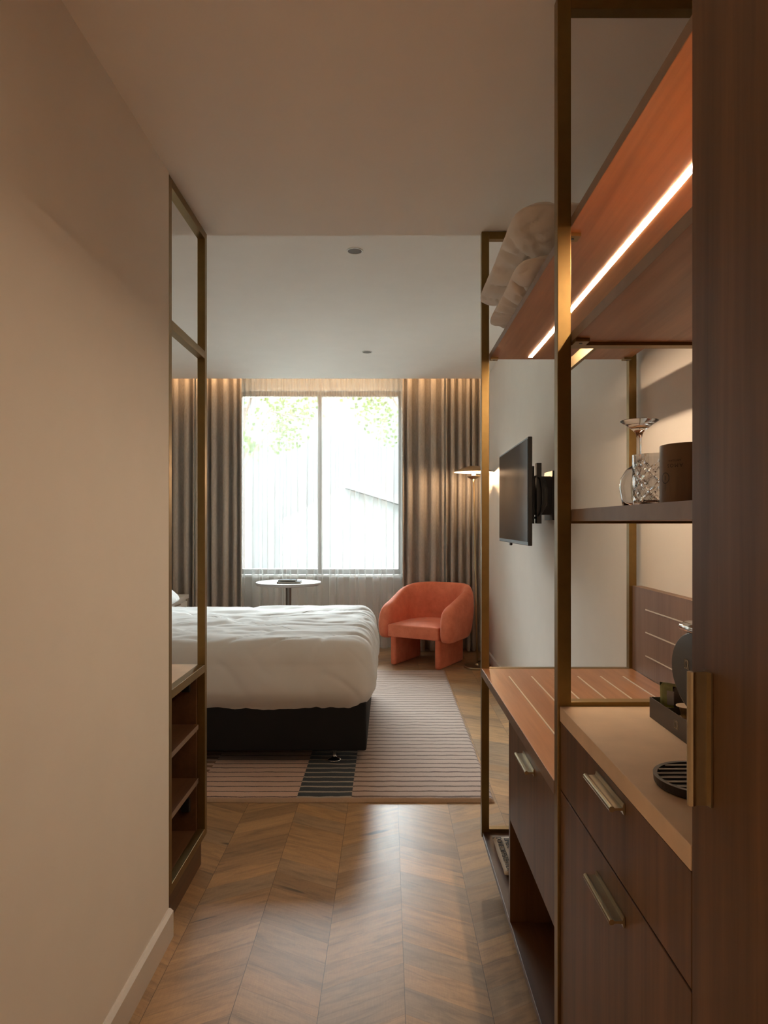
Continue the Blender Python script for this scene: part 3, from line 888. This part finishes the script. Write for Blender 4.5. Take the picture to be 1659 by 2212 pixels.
# ------------------------------------------------------------------ ceiling fittings
for (x, y, lab) in ((-.17, 3.51, 'round recessed ceiling fitting nearer the corridor'), (-.17, 5.58, 'round recessed ceiling fitting nearer the window')):
    t = thing('recessed_downlight', lab, 'ceiling light', (x, y, ZR), group='recessed ceiling fittings')
    link('ring', lathe(bmesh.new(), [(.036, ZR - .0005), (.043, ZR - .0005), (.043, ZR - .003), (.040, ZR - .004), (.036, ZR - .003)], 40, (x, y, 0), close=True), 'laminate', t)
    link('diffuser', lathe(bmesh.new(), [(0, ZR - .0005), (.0355, ZR - .0005), (.0355, ZR - .0015), (0, ZR - .0015)], 36, (x, y, 0)), 'grille', t)
for (x, y, lab) in ((-.12, -.55, 'added fill light on the unseen ceiling just inside the entry door'), (-.15, .95, 'added fill light on the unseen ceiling over the corridor by the worktop')):  # invented fittings, out of view, that go with the two fill spots
    t = thing('corridor_fill_fitting', lab, 'ceiling light', (x, y, ZC), group='added corridor fill lights')
    link('ring', lathe(bmesh.new(), [(.036, ZC - .0005), (.044, ZC - .0005), (.044, ZC - .003), (.036, ZC - .003)], 36, (x, y, 0), close=True), 'laminate', t)
    link('diffuser', lathe(bmesh.new(), [(0, ZC - .0005), (.0355, ZC - .0005), (.0355, ZC - .0015), (0, ZC - .0015)], 30, (x, y, 0)), emit('fill_diffuser', (1.0, .7, .45), 4.0), t)


# ------------------------------------------------------------------ left divider unit
T = 0.028
dv = thing('bronze_divider_frame', 'tall bronze metal frame at the end of the left corridor wall', 'frame', (XL, 2.34, 0))
Y0, Y1 = 2.121, 2.565
for y in (Y0, Y1 - T):
    link('post', B(XL - T, XL, y, y + T, .118, 2.366), 'bronze', dv, bevel=.0012)
for z in (.118, .728, 1.893, 2.338):
    link('rail', B(XL - T, XL, Y0 + T + .0002, Y1 - T - .0002, z, z + T), 'bronze', dv, bevel=.0012)
for y in (2.19, 2.44):
    link('fixing_clip', B(XL - .020, XL - .004, y, y + .045, 2.3662, ZC - .0003), 'blackp', dv)
dc = thing('open_shelf_cabinet', 'low walnut cabinet with open shelves behind the left bronze frame', 'cabinet', (-.93, 2.34, 0))
CX0, CX1 = -1.155, -.7085
link('plinth', B(CX0, XL - .022, Y0 + .002, Y1, 0.0, .1175), 'walnut_dk', dc)
link('side_panel', B(CX0, CX1, Y0, Y0 + .02, .119, .727), 'walnut_dk', dc)
link('side_panel', B(CX0, CX1, 2.520, Y1 - .002, .119, .727), 'walnut_dk', dc)
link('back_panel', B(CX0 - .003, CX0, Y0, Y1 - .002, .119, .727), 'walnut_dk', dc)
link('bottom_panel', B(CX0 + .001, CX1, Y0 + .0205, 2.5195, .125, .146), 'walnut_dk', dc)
for z in (.341, .539):
    sh = link('shelf', B(CX0 + .001, XL - .021, Y0 + T + .001, 2.5195, z - .018, z), 'walnut_dk', dc)
    sub('edge_strip', B(XL - .0209, XL - .0195, Y0 + T + .001, 2.5195, z - .018, z), 'edge', sh)
link('top', B(CX0, CX1, Y0, Y1, .728, .752), 'stone', dc, bevel=.001)
for z in (.66, .22):
    link('hinge', B(-.76, -.728, 2.506, 2.5195, z, z + .05), 'blackp', dc, bevel=.003)

# ------------------------------------------------------------------ right unit: two bronze portal frames
FX0, FX1 = .349, .926
def portal(y, zs, lab, z_bot):
    t = thing('bronze_portal_frame', lab, 'frame', (.64, y, 0), group=None)
    for x in (FX0, FX1 - T):
        link('post', B(x, x + T, y, y + T, z_bot, 2.368), 'bronze', t, bevel=.0012)
    for z in zs:
        link('rail', B(FX0 + T + .0002, FX1 - T - .0002, y, y + T, z, z + T), 'bronze', t, bevel=.0012)
    for x in (FX0 + .08, FX1 - .12):
        link('fixing_clip', B(x, x + .03, y + .004, y + .02, 2.3682, ZC - .0003), 'blackp', t)
    return t
YN, YF = 1.405, 2.543
portal(YF, (.114, .713, 2.34), 'bronze portal frame standing at the far end of the luggage bench', .112)
portal(YN, (.131, .885, 1.280, 1.647, 2.34), 'bronze portal frame standing between worktop and luggage bench', .131)

# base board
tag(link('base_board', B(.352, .943, .796, YF - .0008, .111, .1300), 'walnut_dk', bevel=.001),
    'low brown base board running under the bench and drawers', 'board')
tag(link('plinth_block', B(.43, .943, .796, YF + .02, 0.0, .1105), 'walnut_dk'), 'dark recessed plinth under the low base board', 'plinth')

# luggage bench
bn = thing('luggage_bench', 'long walnut luggage bench inlaid with thin pale metal strips', 'bench', (.64, 2.0, .74))
link('edge_strip', B(FX0 - .0008, FX0 - .0001, YN + T + .001, YF - .0008, .712, .740), 'edge', bn)
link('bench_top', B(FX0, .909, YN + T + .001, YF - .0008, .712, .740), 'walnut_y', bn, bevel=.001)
for x in (.427, .507, .588, .670, .750, .830):
    link('inlay_strip', B(x - .0022, x + .0022, 1.60, 2.41, .7402, .7418), 'strip', bn)
# drawer cabinet under the bench
def handle(p, axis, L, parent):
    """T-profile pull: p is its middle on the door face, standing off towards -x"""
    prof = [(0, -.0085), (.0018, -.0085), (.0035, -.0022), (.0145, -.0018)]
    for k in range(11):
        a = -PI * 0.86 + 2 * PI * 0.86 * k / 10
        prof.append((.0195 + .0045 * math.cos(a), .0045 * math.sin(a)))
    prof += [(.0145, .0018), (.0035, .0022), (.0018, .0085), (0, .0085)]
    bm = bmesh.new(); E = []
    for t in (-L / 2, L / 2):
        vs = []
        for a, b in prof:
            if axis == 'Y': vs.append(bm.verts.new((p[0] - a, p[1] + t, p[2] + b)))
            else: vs.append(bm.verts.new((p[0] - a, p[1] + b, p[2] + t)))
        E.append(vs)
    n = len(prof)
    for i in range(n): bm.faces.new((E[0][i], E[0][(i + 1) % n], E[1][(i + 1) % n], E[1][i]))
    bm.faces.new(E[0][::-1]); bm.faces.new(E[1])
    return sub('handle', bm, 'handle', parent)
bc = thing('bench_drawer_cabinet', 'walnut cabinet with one deep drawer and open niche under the bench', 'cabinet', (.64, 1.75, .13))
link('side_panel', B(.352, .94, 1.968, 1.988, .1305, .7115), 'walnut', bc)
link('side_panel', B(.372, .94, YN + T + .002, YN + T + .02, .1305, .7115), 'walnut', bc)
link('back_panel', B(.925, .94, YN + T + .021, 1.967, .1305, .7115), 'walnut_dk', bc)
link('niche_top', B(.375, .924, YN + T + .021, 1.967, .4255, .440), 'walnut_dk', bc)
d_ = link('drawer', B(.352, .371, YN + T + .003, 1.9655, .426, .708), 'walnut', bc, bevel=.0008)
handle((.3515, 1.705, .682), 'Y', .135, d_)
# worktop and drawers of the near bay
wt = link('worktop', B(.3535, .943, .797, YN - .001, .874, .904), 'stone', bevel=.001)
tag(wt, 'beige stone worktop beside the tall cupboard door', 'worktop')
kc = thing('kitchenette_cabinet', 'walnut drawer cabinet under the beige stone worktop', 'cabinet', (.64, 1.1, .13))
link('carcass', B(.374, .942, .797, YN - .002, .1305, .8735), 'walnut_dk', kc)
d1 = link('drawer', B(.3545, .3735, .798, YN - .003, .7355, .8725), 'walnut', kc, bevel=.0008)
d2 = link('drawer', B(.3545, .3735, .798, YN - .003, .133, .7315), 'walnut', kc, bevel=.0008)
handle((.354, 1.088, .853), 'Y', .136, d1)
handle((.354, 1.088, .684), 'Y', .136, d2)
# tall cupboard
tc = thing('tall_cupboard', 'tall dark walnut cupboard filling the right edge of the view', 'cupboard', (.64, 0, 0))
link('carcass', B(.374, .944, -1.19, .7905, 0.0, ZC - .002), 'walnut', tc)
dd = link('door', B(.352, .3735, .19, .7905, .06, ZC - .006), 'walnut', tc, bevel=.0008)
handle((.3515, .7475, 1.045), 'Z', .146, dd)
dd2 = link('door', B(.352, .3735, -.42, .187, .06, ZC - .006), 'walnut', tc, bevel=.0008)

# overhead shelves
def shelf(y0, y1, z0, z1, lab, led=False, brackets=()):
    t = thing('walnut_shelf', lab, 'shelf', (.66, (y0 + y1) / 2, z0))
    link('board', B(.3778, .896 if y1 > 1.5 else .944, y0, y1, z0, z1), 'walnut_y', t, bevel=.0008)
    link('edge_strip', B(.3771, .3777, y0, y1, z0, z1), 'edge', t)
    if led:
        link('light_strip', B(.5165, .5300, y0 + .01, y1 - .035, z0 - .0008, z0 - .0003), 'led', t)
    for (bx, by) in brackets:
        b = link('bracket', B(bx, bx + .028, by, by + .03, z0 - .007, z0 - .0004), 'bronze', t)
        sub('screw', lathe(bmesh.new(), [(0, z0 - .0082), (.0035, z0 - .0082), (.0035, z0 - .0071), (0, z0 - .0071)], 12, (bx + .014, by + .015, 0)), 'blackp', b)
    return t
shelf(.797, YF - .0008, 1.891, 1.911, 'long upper walnut shelf with a bright warm light strip below', True,
      ((.3778, 1.434), (.3778, YF - .035), (.868, YF - .035)))
shelf(.797, YN - .001, 1.653, 1.673, 'walnut shelf in the near bay hung below the lit upper shelf', False, ((.3778, YN - .033),))
shelf(.797, YN - .001, 1.285, 1.309, 'walnut shelf carrying the upturned glass at eye level', False)
tag(link('hanging_rail', B(.636, .648, YN + T + .02, 2.50, 1.821, 1.859), 'bronze', bevel=.001),
    'flat bronze clothes rail hanging under the lit upper shelf', 'rail')
# backsplash panel
bp = thing('backsplash_panel', 'walnut wall panel with pale metal strips above the bench', 'wall panel', (.93, 1.7, .74))
link('panel', B(.9275, .9445, .797, YF - .0008, .9045, 1.049), 'walnut_pale', bp)
link('panel', B(.910, .9265, YN + T + .001, YF - .0008, .7405, 1.049), 'walnut_pale', bp)
for z in (.813, .896, .976):
    link('inlay_strip', B(.9082, .9098, 1.60, 2.41, z - .002, z + .002), 'strip', bp)
# far back post sits just beyond the panel

# ------------------------------------------------------------------ spare pillows on the upper shelf
def spare(cx, cy, cz, lx, ly, th, tilt, rz, seed, lab, tiltx=0.0):
    o = link('spare_pillow', pillow(cx, cy, cz, lx, ly, th, tilt=tilt, rz=rz, seed=seed, wr=.014, tiltx=tiltx), 'pillowgrey', smooth=True)
    tag(o, lab, 'pillow', 'spare pillows on the upper shelf')
spare(.565, 2.09, 1.968, .45, .64, .100, 0.03, 0.0, 3, 'lower spare pillow lying flat on the upper shelf')
spare(.562, 2.13, 2.096, .48, .71, .125, -.02, 0.03, 9, 'upper spare pillow stacked with its corners over the shelf edge', tiltx=-.06)

# ------------------------------------------------------------------ glasses and tin on the eye level shelf
ZS = 1.3092
gx, gy = .503, 1.366
prof_o = [(.0310, 0), (.0345, .020), (.0385, .042), (.0365, .060), (.026, .078), (.010, .090), (.0042, .098), (.0036, .118),
          (.0042, .140), (.0075, .152), (.016, .160), (.026, .168), (.0365, .1745), (.0365, .1765), (0, .1765)]
prof_i = [(.0300, 0), (.0333, .020), (.0372, .042), (.0352, .0595), (.0245, .0770), (.008, .0872), (0, .0885)]
wg = lathe(bmesh.new(), prof_o[::-1] + prof_i, 48, (gx, gy, ZS + .0003))
tag(link('wine_glass', wg, 'glass', smooth=True), 'clear wine glass standing upside down on the eye level shelf', 'glass')
# cut crystal tumbler
cx_, cy_ = .500, 1.290
bm = bmesh.new(); n = 96; rr = []
hs_ = [0, .004, .010] + [.010 + .076 * i / 30 for i in range(1, 31)] + [.090, .100]
for h in hs_:
    ring = []
    for i in range(n):
        a = 2 * PI * i / n
        r = .0355 + .0015 * h / .1
        if .010 < h < .0865:
            f = (h - .010) / .0765
            k = 6
            p = abs(((a / (2 * PI) * k + f * 2) % 1) - .5); q = abs(((a / (2 * PI) * k - f * 2) % 1) - .5)
            r -= .0022 * max(0, 1 - p * 9) + .0022 * max(0, 1 - q * 9)
        if h == 0: r -= .003
        ring.append(bm.verts.new((cx_ + r * math.cos(a), cy_ + r * math.sin(a), ZS + .0003 + h)))
    rr.append(ring)
for h, r in ((.100, .0345), (.060, .0325), (.014, .0318), (.011, .020)):
    rr.append([bm.verts.new((cx_ + r * math.cos(2 * PI * i / n), cy_ + r * math.sin(2 * PI * i / n), ZS + .0003 + h)) for i in range(n)])
for a, b in zip(rr, rr[1:]):
    for i in range(n): bm.faces.new((a[i], a[(i + 1) % n], b[(i + 1) % n], b[i]))
bm.faces.new(rr[0][::-1]); bm.faces.new(rr[-1])
tag(link('crystal_tumbler', bm, 'glass'), 'cut crystal tumbler standing between the wine glass and brown tin', 'glass')
# brown tin
tx, ty, trad = .533, 1.20, .052
tn_ = thing('brown_tin', 'round brown tin with upside down dark lettering on the eye level shelf', 'tin', (tx, ty, ZS))
link('body', lathe(bmesh.new(), [(0, ZS + .0003), (trad, ZS + .0003), (trad, ZS + .108), (trad - .001, ZS + .109), (0, ZS + .109)], 72, (tx, ty, 0)), 'tin', tn_, bevel=.0006)
def wrap(bm, phi0, z0, flip=True):
    """bend a flat drawing round the tin; phi measured from the side facing the door towards the corridor"""
    for v in bm.verts:
        s_, h, d = v.co
        if flip: s_, h = -s_, -h
        ph = phi0 - s_ / trad
        r = trad + .0002 + abs(d)
        v.co = (tx - r * math.sin(ph), ty - r * math.cos(ph), z0 + h)
    return bm
bmesh_t = text_bm('AMOS', .0085, .0002, 1.45)
link('lettering', wrap(bmesh_t, math.radians(54), 1.3800), 'ink', tn_)
link('lettering', wrap(text_bm('ARTISAN', .0050, .0002, 1.2), math.radians(54), 1.3885), 'ink', tn_)
em = ring_bm(.0085, .0098, 36, 0, 2 * PI, .0002)
box(em, -.0006, .0006, -.004, .004, -.0002, .0002)
box(em, -.0004, .0004, -.022, -.0098, -.0002, .0002)
link('emblem', wrap(em, math.radians(76), 1.3590, False), 'ink', tn_)

# ------------------------------------------------------------------ things on the worktop
ZW = .9042
# tray box with tea and capsules
bx0, bx1, by0, by1 = .509, .640, 1.110, 1.328
tb = thing('amenity_box', 'open charcoal card box holding tea and capsules on the worktop', 'box', (.57, 1.22, ZW))
bm = bmesh.new()
box(bm, bx0, bx1, by0, by1, ZW, ZW + .002)
box(bm, bx0, bx0 + .002, by0, by1, ZW + .002, ZW + .039); box(bm, bx1 - .002, bx1, by0, by1, ZW + .002, ZW + .039)
box(bm, bx0 + .002, bx1 - .002, by0, by0 + .002, ZW + .002, ZW + .039); box(bm, bx0 + .002, bx1 - .002, by1 - .002, by1, ZW + .002, ZW + .039)
link('box_body', bm, 'box', tb)
link('divider', B(bx0 + .0022, bx1 - .0022, 1.2585, 1.2600, ZW + .0022, ZW + .036), 'box', tb)
tt = text_bm("L'OR", .022, .0002, .8)
for v in tt.verts: v.co.x *= .50
link('lettering', place(tt, (bx0 - .0002, 1.205, ZW + .0195), (0, -1, 0), (0, 0, 1)), 'gold_ink', tb)
def sachet(name, x, y, w, h, t, rz, tilt, mat, lab, grp, deco=None):
    Mx = Matrix.Translation((x, y, ZW + .0026)) @ Matrix.Rotation(rz, 4, 'Z') @ Matrix.Rotation(tilt, 4, 'X')
    def P(bm):
        for v in bm.verts: v.co = Mx @ v.co
        return bm
    o = thing(name, lab, 'sachet', (x, y, ZW + .0026), rz, grp)
    bm = bmesh.new(); n = 10
    G = {}
    for s_ in (-1, 1):
        for i in range(n + 1):
            for j in range(n + 1):
                a, b = 2 * i / n - 1, 2 * j / n - 1
                if s_ == 1 and (i in (0, n) or j in (0, n)): G[s_, i, j] = G[-1, i, j]; continue
                G[s_, i, j] = bm.verts.new((a * w / 2, s_ * t / 2 * (1 - a ** 4) * (1 - b ** 4), (b + 1) / 2 * h))
    for s_ in (-1, 1):
        for i in range(n):
            for j in range(n): bm.faces.new((G[s_, i, j], G[s_, i + 1, j], G[s_, i + 1, j + 1], G[s_, i, j + 1]))
    link('packet', P(bm), mat, o, smooth=True)
    if deco:
        link('picture', P(B(-w * .24, w * .2, -t / 2 - .0012, -t / 2 - .0006, h * .42, h * .80)), 'palegrey', o)
        link('label_patch', P(B(-w * .34, w * .34, -t / 2 - .0012, -t / 2 - .0006, h * .22, h * .40)), 'lime', o)
        link('lettering', P(place(text_bm('GREEN', .010, .0002), (0, -t / 2 - .0014, h * .30), (1, 0, 0), (0, 0, 1))), 'cream', o)
sachet('tea_sachet', .545, 1.296, .052, .071, .006, math.radians(-38), .10, 'green', 'green tea sachet standing in the charcoal box', 'sachets in the charcoal box', True)
sachet('tea_sachet', .562, 1.278, .052, .066, .006, math.radians(-38), .10, 'box', 'black tea sachet right behind the green sachet', 'sachets in the charcoal box')
sachet('sugar_sachet', .595, 1.270, .022, .072, .003, math.radians(-30), .08, 'cream', 'cream and orange paper stick leaning behind the black sachet', 'sachets in the charcoal box')
def capsule(x, y, z, lab):
    o = thing('coffee_capsule', lab, 'capsule', (x, y, z), group='capsules in the charcoal box')
    link('cup', lathe(bmesh.new(), [(0, z), (.009, z), (.0135, z + .0205), (0, z + .0205)], 24, (x, y, 0)), 'foil', o)
    link('lid', lathe(bmesh.new(), [(0, z + .0206), (.0185, z + .0206), (.0185, z + .0216), (0, z + .0219)], 28, (x, y, 0)), 'cream', o)
capsule(.5405, 1.2350, ZW + .0026, 'gold coffee capsule at the bottom of the stack beside the box divider')
capsule(.5405, 1.2350, ZW + .0248, 'gold coffee capsule with a pale lid on top of the stack beside the box divider')
capsule(.5405, 1.1700, ZW + .0026, 'gold coffee capsule with a pale lid in the charcoal box, nearest the tall cupboard')
# coffee machine
mcx, mcy = .46, .965
cmn = thing('coffee_machine', 'glossy charcoal capsule coffee machine with chrome lever by the cupboard', 'coffee machine', (.60, .965, ZW))
def ell(x0, x1, cy, cz, ry, rz_, n=56, pinch=1.0):
    bm = bmesh.new(); e = []
    for x, k in ((x0, .96), (x0 + .003, 1.0), (x1, pinch)):
        e.append([bm.verts.new((x, cy + ry * k * math.cos(2 * PI * i / n), cz + rz_ * k * math.sin(2 * PI * i / n))) for i in range(n)])
    for a, b in zip(e, e[1:]):
        for i in range(n): bm.faces.new((a[i], a[(i + 1) % n], b[(i + 1) % n], b[i]))
    bm.faces.new(e[0][::-1]); bm.faces.new(e[-1])
    return bm
fp = link('front_plate', ell(.448, .462, .980, 1.060, .102, .064), 'dark_glossy', cmn, smooth=False, bevel=.001)
tt = text_bm("L'OR", .021, .0002, .8)
for v in tt.verts: v.co.x *= .42
sub('lettering', place(tt, (.4475, 1.024, 1.068), (0, -1, 0), (0, 0, 1)), 'gold_ink', fp)
link('head', ell(.4625, .80, .980, 1.055, .080, .055, pinch=.9), 'blackp', cmn, smooth=False)
link('body', B(.56, .82, .925, 1.035, ZW + .020, 1.03), 'blackp', cmn, bevel=.012, seg=3)
link('spout', lathe(bmesh.new(), [(0, .985), (.012, .985), (.014, .992), (.014, 1.010), (0, 1.010)], 20, (.485, 1.045, 0)), 'blackp', cmn)
lv = bmesh.new()
lathe(lv, [(0, -.035), (.014, -.032), (.017, -.015), (.017, .10), (.012, .115), (0, .118)], 24, (.450, 0, 0), 'Y')
for v in lv.verts: v.co = Vector((v.co.x, .985 + (v.co.y - .04) * .55, 1.127 + v.co.z * .50 ))
link('lever', lv, 'chrome', cmn, smooth=True)
tr_ = bmesh.new()
lathe(tr_, [(.0, ZW + .0003), (.063, ZW + .0003), (.066, ZW + .004), (.067, ZW + .014), (.061, ZW + .014), (.061, ZW + .006), (0, ZW + .006)], 56, (.450, .975, 0))
dt = link('drip_tray', tr_, 'blackp', cmn)
gr = bmesh.new()
for k in range(-3, 4):
    yy = .975 + k * .0165; hw = math.sqrt(max(0, .0605 ** 2 - (k * .0165) ** 2))
    box(gr, .450 - hw, .450 + hw, yy - .003, yy + .003, ZW + .0110, ZW + .0138)
sub('grate', gr, 'darkmetal', dt)
link('foot', B(.545, .83, .92, 1.04, ZW + .0002, ZW + .0195), 'blackp', cmn, bevel=.004)

# ------------------------------------------------------------------ laundry bag on the base board
def bagfn():
    bm = bmesh.new(); nx, ny = 16, 30
    def P(i, j, s_):
        u, v = i / nx, j / ny
        a, b = 2 * u - 1, 2 * v - 1
        x = .377 + .20 * u + .001 * math.sin(9 * v); y = 2.205 + .262 * v
        e = (max(0, 1 - a ** 8) ** .5) * (max(0, 1 - b ** 8) ** .5)
        z = .1345 + .011 + s_ * (.011 * e) + (.002 * noise.noise(Vector((x * 20, y * 20, 0))) * e if s_ > 0 else 0)
        return (x, y, z)
    T_ = [[bm.verts.new(P(i, j, 1)) for j in range(ny + 1)] for i in range(nx + 1)]
    D = [[T_[i][j] if i in (0, nx) or j in (0, ny) else bm.verts.new(P(i, j, -1)) for j in range(ny + 1)] for i in range(nx + 1)]
    for G in (T_, D):
        for i in range(nx):
            for j in range(ny): bm.faces.new((G[i][j], G[i + 1][j], G[i + 1][j + 1], G[i][j + 1]))
    return bm
lb = thing('laundry_bag', 'folded calico laundry bag with black lettering on the base board', 'bag', (.48, 2.33, .13))
link('cloth', bagfn(), 'calico', lb, smooth=True)
t1 = text_bm('DONE DIFFERENTLY.', .027, .0006, .92)
wd = max(v.co.x for v in t1.verts) - min(v.co.x for v in t1.verts)
for v in t1.verts: v.co.x *= .235 / wd
link('lettering', place(t1, (.394, 2.325, .1582), (0, -1, 0), (1, 0, 0)), 'ink', lb)
t2 = text_bm('LINEN.', .027, .0006, .92)
for v in t2.verts: v.co.x *= .235 / wd
link('lettering', place(t2, (.421, 2.398, .1582), (0, -1, 0), (1, 0, 0)), 'ink', lb)
